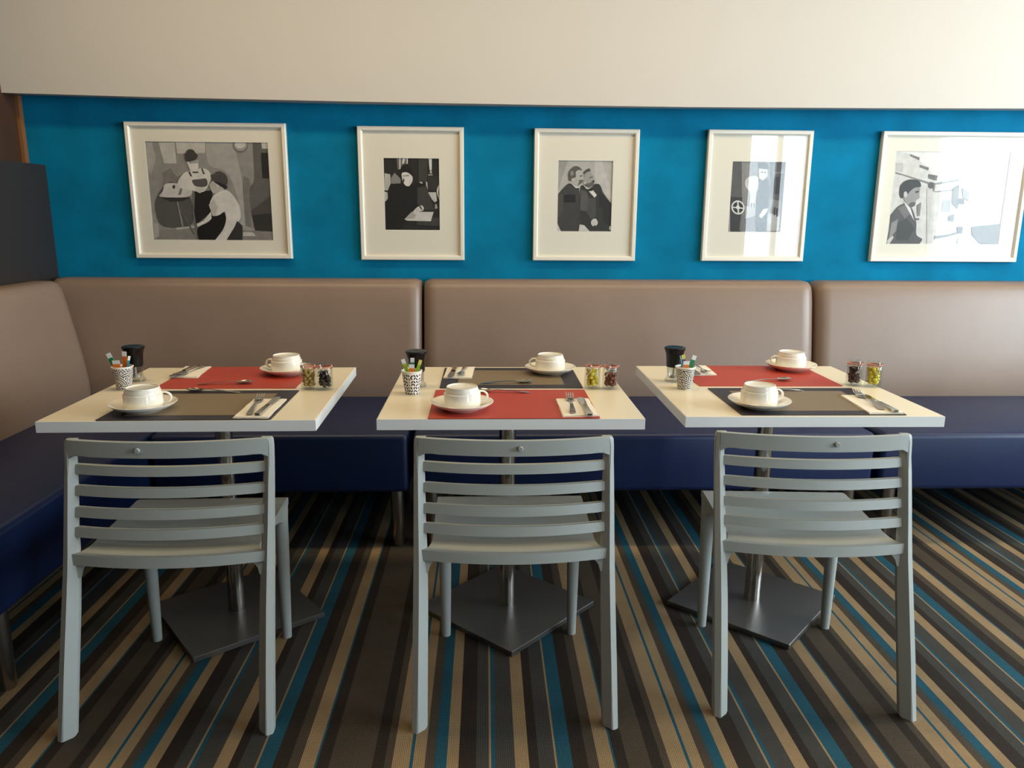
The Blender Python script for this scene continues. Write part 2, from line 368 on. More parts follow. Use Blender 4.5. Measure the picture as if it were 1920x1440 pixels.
P1 = [148,
 (168, [(830, 110), (1180, 115), (1290, 600), (1330, 1190), (1250, 1190), (1240, 800), (1100, 450), (850, 400)]),
 (172, [(95, 100), (170, 100), (220, 300), (160, 500), (120, 430)]), (120, [(300, 470), (400, 420), (470, 520), (620, 480), (500, 600), (300, 620)]),
 (190, [(250, 105), (450, 105), (470, 360), (320, 360)]), (130, [(450, 100), (470, 100), (485, 250), (470, 255)]), (198, [(460, 100), (825, 105), (825, 240), (480, 245)]),
 (115, ['O', 1262, 150, 95, 90]), (158, ['O', 1262, 145, 82, 76]), (205, ['O', 1258, 140, 66, 50]),
 (84, [(190, 830), (300, 640), (420, 560), (480, 700), (660, 760), (700, 1150), (260, 1150)]),
 (120, [(1300, 520), (1370, 560), (1390, 1190), (1330, 1190), (1290, 700)]),
 (100, [(1415, 120), (1600, 125), (1650, 1200), (1440, 1200), (1380, 900), (1370, 650), (1440, 600)]), (190, [(1520, 125), (1598, 125), (1600, 195), (1530, 195)]),
 (42, [(1515, 245), (1600, 245), (1615, 555), (1530, 550)]), (74, [(1390, 950), (1640, 760), (1655, 1000), (1400, 1020)]), (52, [(1400, 1000), (1652, 980), (1660, 1205), (1440, 1190)]),
 (138, [(190, 1180), (700, 1160), (1300, 1190), (1660, 1210), (1665, 1315), (195, 1295)]), (170, [(190, 1090), (250, 1090), (260, 1250), (195, 1290)]),
 (180, [(450, 1150), (700, 1125), (705, 1150), (480, 1175)]), (200, [(1290, 1210), (1410, 1215), (1450, 1260), (1290, 1260)]), (160, [(1280, 1120), (1440, 1170), (1430, 1195), (1290, 1190)]),
 (52, [(290, 778), (640, 778), (560, 815), (400, 825)]), (150, [(475, 830), (495, 830), (560, 1135), (540, 1135)]), (95, [(500, 900), (515, 890), (700, 1230), (680, 1240)]),
 (212, [(235, 770), (310, 700), (320, 600), (480, 600), (660, 640), (665, 740), (600, 778)]), (60, ['O', 440, 645, 18, 24]), (120, [(520, 660), (545, 670), (530, 740), (490, 745)]),
 (30, [(690, 710), (920, 690), (890, 960), (720, 1110), (690, 950)]), (110, [(680, 720), (700, 720), (690, 950), (740, 1290), (725, 1290), (672, 950)]),
 (222, [(620, 455), (560, 480), (490, 570), (485, 650), (700, 700), (820, 720), (900, 560), (900, 500), (860, 440), (780, 415), (720, 440)]),
 (206, [(700, 650), (780, 640), (830, 690), (760, 725), (710, 700)]),
 (64, [(615, 462), (640, 462), (668, 520), (645, 520)]), (84, [(775, 425), (795, 420), (825, 495), (800, 495)]), (88, [(660, 560), (760, 555), (845, 540), (862, 630), (800, 655), (700, 640), (672, 600)]),
 (222, [(600, 345), (740, 330), (745, 420), (700, 465), (640, 445)]), (70, [(672, 462), (745, 462), (742, 480), (675, 480)]), (165, [(620, 345), (735, 335), (738, 360), (640, 365)]),
 (68, [(580, 330), (578, 280), (575, 255), (610, 200), (650, 190), (690, 205), (710, 240), (742, 268), (720, 310), (650, 345)]),
 (14, [(890, 1000), (1070, 950), (1090, 1100), (950, 1310), (750, 1310), (715, 1150), (890, 1080)]),
 (222, [(1060, 680), (1120, 700), (1190, 780), (1250, 880), (1272, 1040), (1180, 1150), (1090, 1310), (950, 1305), (1050, 1180), (1090, 1050), (1070, 940), (1000, 1000), (920, 1010), (870, 870), (930, 740)]),
 (190, [(870, 870), (930, 800), (980, 900), (960, 1000), (920, 1010)]), (214, [(900, 950), (800, 1070), (720, 1100), (730, 1145), (860, 1080), (905, 1040)]),
 (52, [(1220, 1070), (1285, 1130), (1285, 1310), (1090, 1310), (1170, 1180)]),
 (188, [(870, 620), (930, 570), (1060, 600), (1060, 690), (1000, 710), (930, 740), (905, 700)]), (205, ['O', 985, 628, 16, 24]),
 (36, [(930, 580), (1010, 595), (1110, 650), (1075, 680), (1010, 640), (950, 600)]),
 (72, [(888, 500), (930, 502), (960, 468), (1010, 458), (1075, 490), (1108, 550), (1095, 645), (1010, 595), (925, 582)])]
pic('framed_picture', 'large white-framed photograph of two people in round hats, farthest left on the wall', -1.5965, -.889, 1.079, 1.6745, (-1.516, -.974, 1.162, 1.592), [(85, 95), (1600, 125), (1665, 1315), (195, 1295)], P1)
P2 = [40,
 (180, [(115, 340), (215, 360), (225, 520), (170, 650), (110, 640)]), (140, [(230, 420), (290, 330), (400, 440), (400, 520), (320, 545), (230, 520)]), (184, [(110, 670), (165, 680), (180, 800), (120, 850)]),
 (110, [(330, 80), (530, 80), (525, 175), (440, 190), (390, 275), (345, 275)]), (218, [(375, 80), (398, 80), (395, 270), (378, 270)]), (218, [(440, 80), (482, 80), (455, 170), (425, 175)]), (218, [(505, 80), (528, 80), (527, 175), (510, 175)]),
 (58, [(720, 90), (880, 90), (870, 500), (720, 500)]), (225, [(900, 85), (958, 85), (955, 290), (918, 290)]), (200, [(922, 300), (955, 300), (955, 345), (925, 345)]), (180, [(890, 365), (970, 362), (970, 378), (892, 380)]),
 (52, [(880, 400), (1080, 400), (1085, 620), (890, 640)]), (205, [(725, 500), (785, 495), (790, 560), (765, 560), (760, 520)]), (205, [(850, 495), (875, 495), (885, 660), (865, 660)]),
 (32, [(200, 530), (450, 520), (620, 560), (720, 500), (850, 560), (1000, 1000), (600, 1050), (400, 1355), (140, 1355), (120, 860), (180, 800)]),
 (64, [(700, 600), (860, 560), (1000, 1000), (820, 1000), (700, 880)]), (190, [(890, 680), (1030, 680), (1050, 830), (1010, 860), (960, 810)]), (212, [(1085, 540), (1045, 620), (1045, 700), (1090, 810), (1100, 810), (1070, 700), (1085, 600)]), (160, [(1015, 895), (1045, 890), (1060, 970), (1010, 975)]),
 (215, [(410, 330), (520, 320), (620, 400), (610, 500), (550, 580), (480, 560), (430, 470)]), (150, [(435, 380), (540, 370), (560, 392), (440, 400)]), (60, ['O', 455, 470, 14, 34]),
 (30, [(400, 320), (420, 220), (500, 178), (580, 230), (632, 390), (600, 385), (540, 322), (470, 312), (412, 340)]),
 (62, [(690, 1170), (1095, 1130), (1100, 1290), (690, 1270)]), (212, [(470, 1165), (600, 1030), (990, 1030), (940, 1200), (520, 1190)]), (170, [(480, 1160), (600, 1040), (700, 1050), (640, 1150)]),
 (204, [(620, 1020), (700, 940), (780, 905), (820, 960), (800, 1015), (740, 1020), (700, 1070), (640, 1090)]), (90, [(720, 925), (760, 925), (790, 990), (775, 1000)])]
pic('framed_picture', 'white-framed photograph of a dark-robed person at a desk with papers, second from the left', -.5725, -.096, 1.076, 1.667, (-.459, -.209, 1.213, 1.531), [(95, 75), (1085, 85), (1100, 1360), (135, 1355)], P2)
P3 = [178,
 (160, [(115, 110), (280, 110), (150, 500), (110, 640)]), (190, [(740, 115), (860, 115), (1000, 500), (1040, 800), (880, 650), (830, 520), (740, 500)]),
 (66, [(300, 480), (420, 570), (480, 560), (480, 1000), (700, 1200), (660, 1335), (160, 1335), (100, 1200), (105, 690), (160, 620)]),
 (56, [(540, 520), (640, 600), (700, 560), (730, 510), (820, 505), (860, 570), (880, 650), (960, 760), (1030, 850), (1015, 1335), (660, 1335), (480, 1180), (480, 560)]),
 (40, [(820, 640), (1025, 850), (1010, 1250), (890, 1180), (880, 900), (820, 920)]), (26, [(210, 700), (310, 690), (410, 700), (410, 830), (210, 830)]), (80, [(110, 700), (200, 690), (200, 1000), (105, 1100)]), (84, [(500, 600), (600, 640), (680, 900), (640, 1000), (490, 960)]),
 (74, [(640, 760), (760, 760), (760, 1080), (680, 1120), (600, 1000)]), (50, [(440, 1090), (600, 1050), (700, 1120), (680, 1200), (560, 1200)]),
 (225, [(640, 635), (700, 600), (778, 700), (740, 748)]), (28, [(630, 600), (712, 590), (706, 628), (642, 634)]), (215, [(535, 520), (640, 590), (690, 555), (640, 600), (600, 595)]),
 (182, [(400, 300), (450, 275), (520, 290), (545, 380), (562, 420), (520, 500), (480, 545), (400, 530), (335, 470), (360, 410)]), (100, [(470, 440), (545, 440), (540, 470), (500, 510), (440, 540), (470, 480)]), (60, [(480, 370), (520, 360), (525, 378), (485, 388)]),
 (92, [(280, 340), (310, 270), (370, 215), (420, 200), (480, 220), (535, 285), (470, 262), (410, 300), (420, 400), (345, 415), (330, 470), (290, 455)]), (140, ['O', 350, 330, 30, 46]), (190, ['O', 362, 435, 20, 26]),
 (222, [(310, 470), (420, 552), (482, 560), (470, 578), (412, 582)]),
 (164, [(560, 340), (610, 305), (665, 300), (720, 370), (738, 440), (690, 530), (600, 555), (555, 480)]), (70, [(545, 310), (600, 262), (655, 240), (672, 290), (610, 305), (560, 345)]), (96, [(565, 490), (640, 505), (700, 460), (735, 470), (720, 530), (640, 580), (575, 540)]), (34, [(700, 450), (738, 445), (735, 478), (708, 482)]), (62, [(645, 400), (705, 378), (705, 392), (650, 412)]), (195, ['O', 573, 495, 20, 24]),
 (210, [(690, 1130), (760, 1105), (800, 1180), (770, 1240), (735, 1230), (705, 1255), (670, 1190)]), (205, [(480, 1215), (560, 1230), (650, 1335), (462, 1335)]), (210, [(100, 1220), (160, 1335), (95, 1335)]), (205, [(990, 1250), (1012, 1240), (1010, 1310), (990, 1310)])]
pic('framed_picture', 'white-framed photograph of two people in dark suits, middle one of the five', .2225, .701, 1.077, 1.666, (.335, .5855, 1.2115, 1.528), [(115, 110), (1065, 115), (1015, 1340), (95, 1335)], P3)
P4 = [118,
 (84, [(270, 120), (420, 120), (400, 740), (170, 740)]), (140, [(420, 120), (560, 120), (540, 860), (390, 860)]), (46, [(160, 730), (400, 740), (340, 1345), (110, 1345)]), (150, [(150, 780), (180, 780), (150, 1345), (120, 1345)]),
 (110, [(360, 1060), (620, 1080), (600, 1320), (320, 1320)]),
 (215, ['O', 315, 915, 118, 124]), (40, ['O', 315, 915, 92, 98]), (215, [(305, 800), (330, 800), (330, 1030), (305, 1030)]), (215, [(205, 900), (425, 920), (425, 940), (205, 920)]), (215, ['O', 315, 915, 34, 36]),
 (196, [(560, 360), (690, 360), (690, 560), (640, 660), (640, 920), (510, 920), (540, 700), (520, 600)]), (205, ['O', 560, 500, 105, 125]), (170, [(440, 880), (640, 920), (620, 1060), (430, 1110)]), (60, [(545, 840), (565, 840), (565, 910), (545, 910)]), (60, [(590, 840), (608, 840), (608, 910), (590, 910)]),
 (70, [(900, 120), (1155, 120), (1100, 560), (1080, 800), (900, 760)]), (120, [(920, 300), (1130, 290), (1130, 310), (920, 325)]), (40, [(950, 380), (1120, 370), (1100, 560), (1070, 680), (940, 680)]), (170, [(830, 1000), (1050, 1050), (1040, 1320), (820, 1320)]), (50, [(900, 900), (925, 900), (920, 1020), (890, 1020)]), (50, [(950, 905), (980, 905), (970, 1045), (940, 1045)]), (50, [(1000, 920), (1040, 920), (1030, 1070), (990, 1070)]),
 (58, [(700, 460), (850, 400), (890, 560), (880, 700), (850, 900), (800, 1345), (620, 1345), (630, 760), (670, 700)]), (30, [(620, 1175), (800, 1175), (790, 1345), (620, 1345)]),
 (196, [(705, 230), (845, 240), (845, 360), (770, 440), (700, 400)]), (50, [(700, 130), (830, 125), (880, 240), (840, 250), (705, 235)]), (60, [(735, 290), (775, 290), (770, 310), (735, 310)]), (60, [(790, 290), (820, 295), (815, 315), (790, 312)]), (26, [(690, 410), (745, 450), (700, 470)]),
 (204, [(680, 1060), (760, 940), (850, 930), (810, 1010), (720, 1105)])]
pic('framed_picture', 'white-framed photograph of a person beside a film projector, second from the right', 1.0155, 1.4995, 1.079, 1.669, (1.138, 1.385, 1.214, 1.531), [(270, 120), (1155, 120), (1060, 1345), (110, 1345)], P4)
P5 = [208,
 (185, [(325, 400), (400, 400), (400, 490), (330, 480)]), (228, [(330, 285), (1475, 285), (1380, 560), (720, 560), (640, 430), (470, 310)]), (116, [(470, 310), (565, 345), (560, 372), (470, 332)]), (106, [(565, 415), (660, 445), (650, 472), (563, 440)]), (104, [(650, 508), (748, 522), (735, 575), (650, 552)]),
 (128, [(325, 488), (660, 588), (660, 610), (325, 500)]), (140, [(325, 500), (420, 520), (420, 528), (325, 508)]), (140, [(715, 598), (960, 558), (960, 575), (720, 615)]), (135, [(715, 680), (900, 660), (900, 675), (715, 692)]), (110, [(700, 590), (725, 600), (715, 700), (700, 700)]), (90, ['O', 680, 620, 30, 34]),
 (190, [(640, 640), (720, 690), (690, 1225), (640, 1225)]), (120, [(540, 820), (585, 790), (570, 930), (545, 930)]), (60, [(520, 955), (565, 955), (565, 970), (530, 970)]), (150, [(800, 770), (880, 765), (870, 890), (790, 890)]),
 (80, [(350, 830), (440, 790), (500, 860), (540, 1000), (530, 1130), (605, 1165), (570, 1215), (240, 1215), (265, 1080), (280, 920)]), (140, [(290, 1000), (355, 960), (335, 1080), (255, 1180)]), (56, [(350, 1000), (440, 950), (520, 1060), (450, 1180), (330, 1180)]), (110, [(350, 850), (430, 810), (480, 900), (420, 960)]), (200, [(245, 1180), (300, 1130), (310, 1150), (270, 1215), (245, 1215)]),
 (150, [(430, 670), (500, 640), (580, 640), (560, 700), (570, 745), (530, 770), (525, 825), (475, 850), (400, 760)]), (90, [(480, 790), (525, 790), (520, 825), (475, 850), (450, 820)]), (50, [(520, 680), (560, 675), (558, 690), (525, 700)]),
 (40, [(365, 700), (370, 630), (410, 580), (480, 558), (570, 575), (585, 640), (520, 640), (470, 680), (440, 720), (410, 700), (400, 755), (375, 745)]), (190, ['O', 425, 712, 18, 30]), (222, [(395, 765), (475, 850), (515, 980), (440, 850)]),
 (100, [(720, 1135), (840, 1122), (950, 1095), (950, 1110), (840, 1145), (720, 1165)]), (90, [(940, 1040), (1000, 1040), (995, 1110), (950, 1110)]), (100, [(945, 1150), (952, 1150), (950, 1225), (943, 1225)]), (105, [(1090, 1040), (1370, 1010), (1350, 1225), (1180, 1225), (1090, 1120)]),
 (110, [(900, 650), (960, 610), (950, 860), (890, 800)]), (100, [(860, 930), (915, 910), (905, 990), (855, 980)]), (90, [(950, 750), (1010, 750), (1010, 810), (950, 810)]), (150, [(990, 640), (1060, 680), (1060, 780), (1000, 740)])]
pic('framed_picture', 'large white-framed photograph of a dark-haired person in profile, farthest right on the wall', 1.822, 2.531, 1.081, 1.671, (1.898, 2.44, 1.163, 1.584), [(330, 285), (1475, 285), (1355, 1225), (235, 1215)], P5)

# ------------------------------------------------------------------ banquette
SZ, SB, SF = .468, .235, 2.79      # seat top, seat underside, seat front plane
def rounded_slab(x0, x1, y0, y1, z0, z1, r, seg=5):
    bm = bmesh.new(); box(bm, x0, x1, y0, y1, z0, z1)
    bmesh.ops.bevel(bm, geom=list(bm.edges), offset=r, segments=seg, affect='EDGES', profile=.5); return bm
def backrest_bm(x0, x1, yb, axis='x', r=.03):
    """padded back: bottom front edge 20 cm off the wall, top 10 cm; softly bulging face"""
    bm = bmesh.new(); prof = [(-.20, .455), (-.207, .50), (-.205, .56), (-.192, .66), (-.17, .78), (-.147, .90), (-.135, .955), (-.122, .980), (-.095, .992), (-.02, .992), (0, .985), (0, .455)]
    secs = []
    L_ = x1-x0
    for k, s in enumerate((0, .006, .018, .035, .07, .5, .93, .965, .982, .994, 1)):
        # end rounding
        d = min(s, 1-s)*L_; ins = .028*(1-min(d/.035, 1))**2 if d < .035 else 0
        ring = []
        for y, z in prof:
            yy = y+ins if y < -.06 else y; zz = z-(ins*.5 if z > .9 else 0)
            ring.append((x0+s*L_, yb+yy, zz))
        secs.append(ring)
    loft(bm, secs); return bm
def banquette(label, x0, x1, legs, bx0=None):
    t = thing('banquette', label, 'bench', ((x0+x1)/2, (SF+WY)/2, 0), 0, 'banquette sections'); t0 = Vector(t.location)
    def mv(bm): bmesh.ops.translate(bm, verts=bm.verts, vec=-t0); return bm
    obj('seat', mv(rounded_slab(x0+.004, x1-.004, SF, WY-.16, SB, SZ, .022)), 'leather_navy', t, smooth=60)
    obj('backrest', mv(backrest_bm(x0 if bx0 is None else bx0, x1, WY-.002)), 'leather_taupe', t, smooth=50)
    for x, y in legs:
        bm = bmesh.new(); lathe(bm, [(0, 0), (.022, 0), (.024, .004), (.026, SB+.004), (0, SB+.004)], 24, (x, y, 0)); obj('leg', mv(bm), 'steel_brushed', t, smooth=40)
    return t
banquette('taupe and navy leather bench section in the left corner, behind the left table', -1.262, -.290, [(-.345, 2.845), (-.345, 3.30), (-1.19, 3.30)], LX+.10)
banquette('taupe and navy leather bench section between the two dark backrest gaps, behind the middle table', -.278, 1.520, [(-.21, 2.845), (1.45, 2.845), (-.21, 3.30), (1.45, 3.30)])
banquette('taupe and navy leather bench section at the right end, running out of view', 1.538, 3.40, [(1.615, 2.845), (3.33, 2.845), (1.615, 3.30), (3.33, 3.30)])
# the corner/left section runs along the left wall, turned 90 degrees
t = thing('banquette', 'taupe and navy leather bench section along the left wall under the charcoal panel', 'bench', (-1.6, 2.6, 0), 0, 'banquette sections')
def mvl(bm): bmesh.ops.translate(bm, verts=bm.verts, vec=Vector((1.6, -2.6, 0))); return bm
obj('seat', mvl(rounded_slab(-1.84, -1.272, 1.86, WY-.2, SB, SZ, .022)), 'leather_navy', t, smooth=60)
bm = backrest_bm(1.86, WY-.215, 0)
for v in bm.verts: v.co = Vector((LX+.088-v.co.y, v.co.x, v.co.z))
obj('backrest', mvl(bm), 'leather_taupe', t, smooth=50)
for x, y in ((-1.318, 1.925), (-1.318, 2.70), (-1.79, 1.925), (-1.79, 3.3)):
    bm = bmesh.new(); lathe(bm, [(0, 0), (.022, 0), (.024, .004), (.026, SB+.004), (0, SB+.004)], 24, (x, y, 0)); obj('leg', mvl(bm), 'steel_brushed', t, smooth=40)
# ------------------------------------------------------------------ tables
TZ = .75; TT = .030; TW = .358
def make_table(label, x, y, rz, plate_rot):
    t = thing('dining_table', label, 'table', (x, y, 0), rz, 'square white pedestal tables')
    obj('tabletop', bx(-TW, TW, -TW, TW, TZ-TT, TZ, bev=.0012, seg=1), 'laminate', t)
    bm = bmesh.new(); e = .0016
    box(bm, -TW-e, TW+e, -TW-e, -TW-.0002, TZ-TT, TZ-.0008); box(bm, -TW-e, TW+e, TW+.0002, TW+e, TZ-TT, TZ-.0008)
    box(bm, -TW-e, -TW-.0002, -TW, TW, TZ-TT, TZ-.0008); box(bm, TW+.0002, TW+e, -TW, TW, TZ-TT, TZ-.0008)
    tag(obj('edge_band', bm, 'laminate_edge', t), 'pale grey edge band')
    obj('mounting_plate', bx(-.11, .11, -.11, .11, TZ-TT-.006, TZ-TT-.0002, bev=.002), 'steel_brushed', t)
    bm = bmesh.new(); lathe(bm, [(0, .017), (.0265, .017), (.0265, TZ-TT-.004), (0, TZ-TT-.004)], 40); obj('pole', bm, 'chrome', t, smooth=40)
    bm = bx(-.208, .208, -.208, .208, .001, .0175, bev=.0012, seg=1); p = obj('base_plate', bm, 'plate_iron', t); p.rotation_euler = (0, 0, plate_rot-rz)
    return t
make_table('white square pedestal table nearest the left wall', -.813, 2.318, .016, R(-97.1+45))
make_table('white square pedestal table in the middle of the row', .071, 2.330, 0, R(-88.5+45))
make_table('white square pedestal table at the right of the row', .9065, 2.349, -.0035, R(-87.5+45))

# ------------------------------------------------------------------ chairs
def upright_section(side, z, xo, yo, k=1.0):
    """pentagon seen from above, xo outer x, yo rear y; side=-1 left, 1 right"""
    pts = [(0, .008*k), (.016*k, 0), (.039*k, .022*k), (.039*k, .036*k**1.6), (0, .036*k**1.6)]
    pts = [(side*(xo-px), yo+py, z) for px, py in pts]
    return pts if side < 0 else pts[::-1]
def chair_path(z):
    """outer half width, rear offset and section scale of the upright at height z"""
    P_ = [(0, .2635, 0, 1), (.15, .2620, .040, .98), (.30, .2605, .084, .95), (.42, .2600, .121, .90), (.50, .2600, .142, .80), (.60, .2600, .168, .74), (.66, .2600, .184, .70), (.722, .2600, .192, .70)]
    for a, b_ in zip(P_, P_[1:]):
        if z <= b_[0]: f = (z-a[0])/(b_[0]-a[0]); return tuple(a[i]+f*(b_[i]-a[i]) for i in (1, 2, 3))
    return P_[-1][1:]
SAG = .034
def rail(bm, z0, z1, th, hw, y0, sag=SAG, n=14, lean=0):
    secs = []
    for i in range(n+1):
        s = -1+2*i/n; x = s*hw; yy = y0-sag*(1-s*s)
        secs.append([(x, yy, z0), (x, yy+th, z0), (x, yy+th+lean, z1), (x, yy+lean, z1)])
    loft(bm, secs); return bm
def make_chair():
    t = thing('dining_chair', '', 'chair', (0, 0, 0), 0, 'grey slatted plastic chairs')
    for s in (-1, 1):
        bm = bmesh.new(); secs = []
        for z in (0, .004, .15, .30, .40, .45, .50, .56, .62, .66, .70, .716, .7215):
            xo, yo, k = chair_path(z)
            if z == 0: k = .93
            if z == .716: xo -= .0015
            if z > .72: xo -= .005
            secs.append(upright_section(s, z, xo, yo, k))
        loft(bm, secs)
        bmesh.ops.bevel(bm, geom=[e for e in bm.edges if abs(e.verts[0].co.z-e.verts[1].co.z) > .002], offset=.0018, segments=2, affect='EDGES')
        obj('rear_leg', bm, 'chair_plastic', t, smooth=30)
    # top rail, flush with the uprights, bowed backwards between them
    bm = bmesh.new(); n = 28; secs = []; xo, yo, k = chair_path(.70); hw = xo-.012
    for i in range(n+1):
        s = -1+2*i/n; x = s*hw; d = 1-abs(s)
        low = .6825 if d > .10 else .6825-.010*(1-d/.10)**2
        yy = yo+.0005-SAG*(1-s*s)
        secs.append([(x, yy-.003, low), (x, yy+.013, low), (x, yy+.015, .7220), (x, yy+.001, .7220)])
    loft(bm, secs); bmesh.ops.bevel(bm, geom=[e for e in bm.edges if abs(e.verts[0].co.x-e.verts[1].co.x) > .002], offset=.002, segments=2, affect='EDGES')
    obj('top_rail', bm, 'chair_plastic', t, smooth=35)
    for z in (.6325, .5805, .5280, .4790):
        xo, yo, k = chair_path(z+.012); bm = bmesh.new(); rail(bm, z+.0012, z+.0245, .013, xo-.020*k-.002, yo+.010, n=18, lean=.007)
        bmesh.ops.bevel(bm, geom=[e for e in bm.edges if abs(e.verts[0].co.x-e.verts[1].co.x) > .002], offset=.0018, segments=2, affect='EDGES')
        obj('back_slat', bm, 'chair_plastic', t, smooth=35)
    # seat: dished shell whose rear lip curves like the slats
    bm = bmesh.new(); nx, ny = 24, 18; YF = .494
    yo_ = chair_path(.43)[1]
    def sp(i, j):
        u = -1+2*i/nx; v = j/ny
        yr = yo_+.012-SAG*(1-u*u); y = yr+(YF-yr)*v
        hw = .2175-.003*(1-v)+(.014*max(0, 1-v/.16)**2)
        z = .440+.012*v-.012*math.sin(PI*min(v*1.05, 1))*(1-u*u)*(1 if v > .12 else v/.12)
        if v > .94: z -= .005*((v-.94)/.06)**2
        return Vector((u*hw, y, z))
    top = [[bm.verts.new(sp(i, j)) for i in range(nx+1)] for j in range(ny+1)]
    bot = [[bm.verts.new(sp(i, j)-Vector((0, 0, .016 if j < ny else .022))) for i in range(nx+1)] for j in range(ny+1)]
    for j in range(ny):
        for i in range(nx):
            bm.faces.new((top[j][i], top[j][i+1], top[j+1][i+1], top[j+1][i])); bm.faces.new((bot[j][i], bot[j+1][i], bot[j+1][i+1], bot[j][i+1]))
    for i in range(nx):
        bm.faces.new((top[0][i], bot[0][i], bot[0][i+1], top[0][i+1])); bm.faces.new((top[ny][i], top[ny][i+1], bot[ny][i+1], bot[ny][i]))
    for j in range(ny):
        bm.faces.new((top[j][0], top[j+1][0], bot[j+1][0], bot[j][0])); bm.faces.new((top[j][nx], bot[j][nx], bot[j+1][nx], top[j+1][nx]))
    obj('seat', bm, 'chair_plastic', t, smooth=40)
    bm = bmesh.new(); xo, yo, k = chair_path(.43); rail(bm, .4135, .4400, .016, xo-.016, yo+.006, n=18, lean=.004)
    for s in (-1, 1):    # fillets under the rail
        pr = [(xo-.028, .425), (xo-.072, .418), (xo-.058, .4120), (xo-.048, .4050), (xo-.041, .395), (xo-.0365, .378), (xo-.028, .378)]
        y1 = chair_path(.39)[1]+.016
        ring = lambda y: [(s*px, y-(.43-pz)*.20, pz) for px, pz in (pr if s < 0 else pr[::-1])]
        loft(bm, [ring(y1+.008), ring(y1+.022)])
    obj('seat_rail', bm, 'chair_plastic', t, smooth=35)
    for s in (-1, 1):   # side aprons: curve down into the front legs
        bm = bmesh.new(); secs = []
        for q in range(15):
            v = q/14; y = .155+(.482-.155)*v; dep = .012+.060*(v**4)+.008*((1-v)**4); z1 = .428+.008*v
            xx = .2085; secs.append([(s*(xx-.012), y, z1), (s*xx, y, z1), (s*xx, y, z1-dep), (s*(xx-.012), y, z1-dep)][::(1 if s > 0 else -1)])
        loft(bm, secs); obj('side_apron', bm, 'chair_plastic', t, smooth=35)
    for s in (-1, 1):
        bm = bmesh.new(); tube(bm, [(s*.197, .478, .438), (s*.197, .476, .38), (s*.1965, .472, .2), (s*.196, .468, .0)], [.0225, .0205, .0180, .0140], 20)
        obj('front_leg', bm, 'chair_plastic', t, smooth=50)
    bm = bmesh.new(); lathe(bm, [(0, .007), (.0055, .007), (.0066, .0055), (.0066, 0), (.0, 0)], 20)
    bmesh.ops.rotate(bm, verts=bm.verts, cent=(0, 0, 0), matrix=Matrix.Rotation(R(90), 3, 'X'))
    obj('stud', bm, 'chair_plastic', t, smooth=40)
    return t
proto = make_chair()
def place_chair(o, label, x, y, rz, stud):
    o.location = (x, y, 0); o.rotation_euler = (0, 0, rz); o['label'] = label
    for c in o.children:
        if c.name.startswith('stud'):
            c.location = (stud, chair_path(.70)[1]-.0015-SAG*(1-(stud/.248)**2), .7035)
chairs = [proto, copy_tree(proto), copy_tree(proto)]
place_chair(chairs[0], 'grey plastic slat-back chair in front of the left table, nearest the side bench', -.798, 1.695, R(1.5), -.062)
place_chair(chairs[1], 'grey plastic slat-back chair at the middle table, its back under the near red placemat', .0765, 1.700, R(.3), .014)
place_chair(chairs[2], 'grey plastic slat-back chair in front of the right table, turned slightly outward', .863, 1.728, R(-3.3), .046)

# ------------------------------------------------------------------ table settings
def rounded_rect(w, h, r, n=5):
    pts = []
    for cx_, cy_, a0 in ((w-r, h-r, 0), (-w+r, h-r, 90), (-w+r, -h+r, 180), (w-r, -h+r, 270)):
        for k in range(n+1): a = R(a0+90*k/n); pts.append((cx_+r*math.cos(a), cy_+r*math.sin(a)))
    return pts
def slab(pts, z0, z1):
    bm = bmesh.new(); a = [bm.verts.new((x, y, z0)) for x, y in pts]; c = [bm.verts.new((x, y, z1)) for x, y in pts]; n = len(pts)
    bm.faces.new(a[::-1]); bm.faces.new(c)
    for i in range(n): bm.faces.new((a[i], a[(i+1) % n], c[(i+1) % n], c[i]))
    return bm
def placemat(label, cx, cy_, w, h, rz, dark):
    o = obj('placemat', slab(rounded_rect(w/2, h/2, .006), 0, .0016), 'mat_dark' if dark else 'mat_red', loc=(cx, cy_, TZ+.0003), rotz=rz)
    tag(o, label, 'placemat', 'placemats on the tables')
    if dark:
        p = obj('center_panel', slab(rounded_rect(w/2-.055, h/2-.045, .002), .0015, .0021), 'mat_panel', o); p['label'] = 'brown woven centre panel'
placemat('red placemat at the far side of the left table', -.810, 2.508, .432, .345, .016, False)
placemat('dark placemat with brown centre at the near side of the left table', -.794, 2.134, .452, .345, .016, True)
placemat('red placemat at the near side of the middle table', .078, 2.142, .462, .344, 0, False)
placemat('dark placemat with brown centre at the far side of the middle table', .083, 2.500, .452, .325, 0, True)
placemat('dark placemat with brown centre at the near side of the right table', .934, 2.168, .462, .336, -.004, True)
placemat('red placemat at the far side of the right table', .921, 2.534, .468, .338, -.004, False)
MZ = TZ+.0022

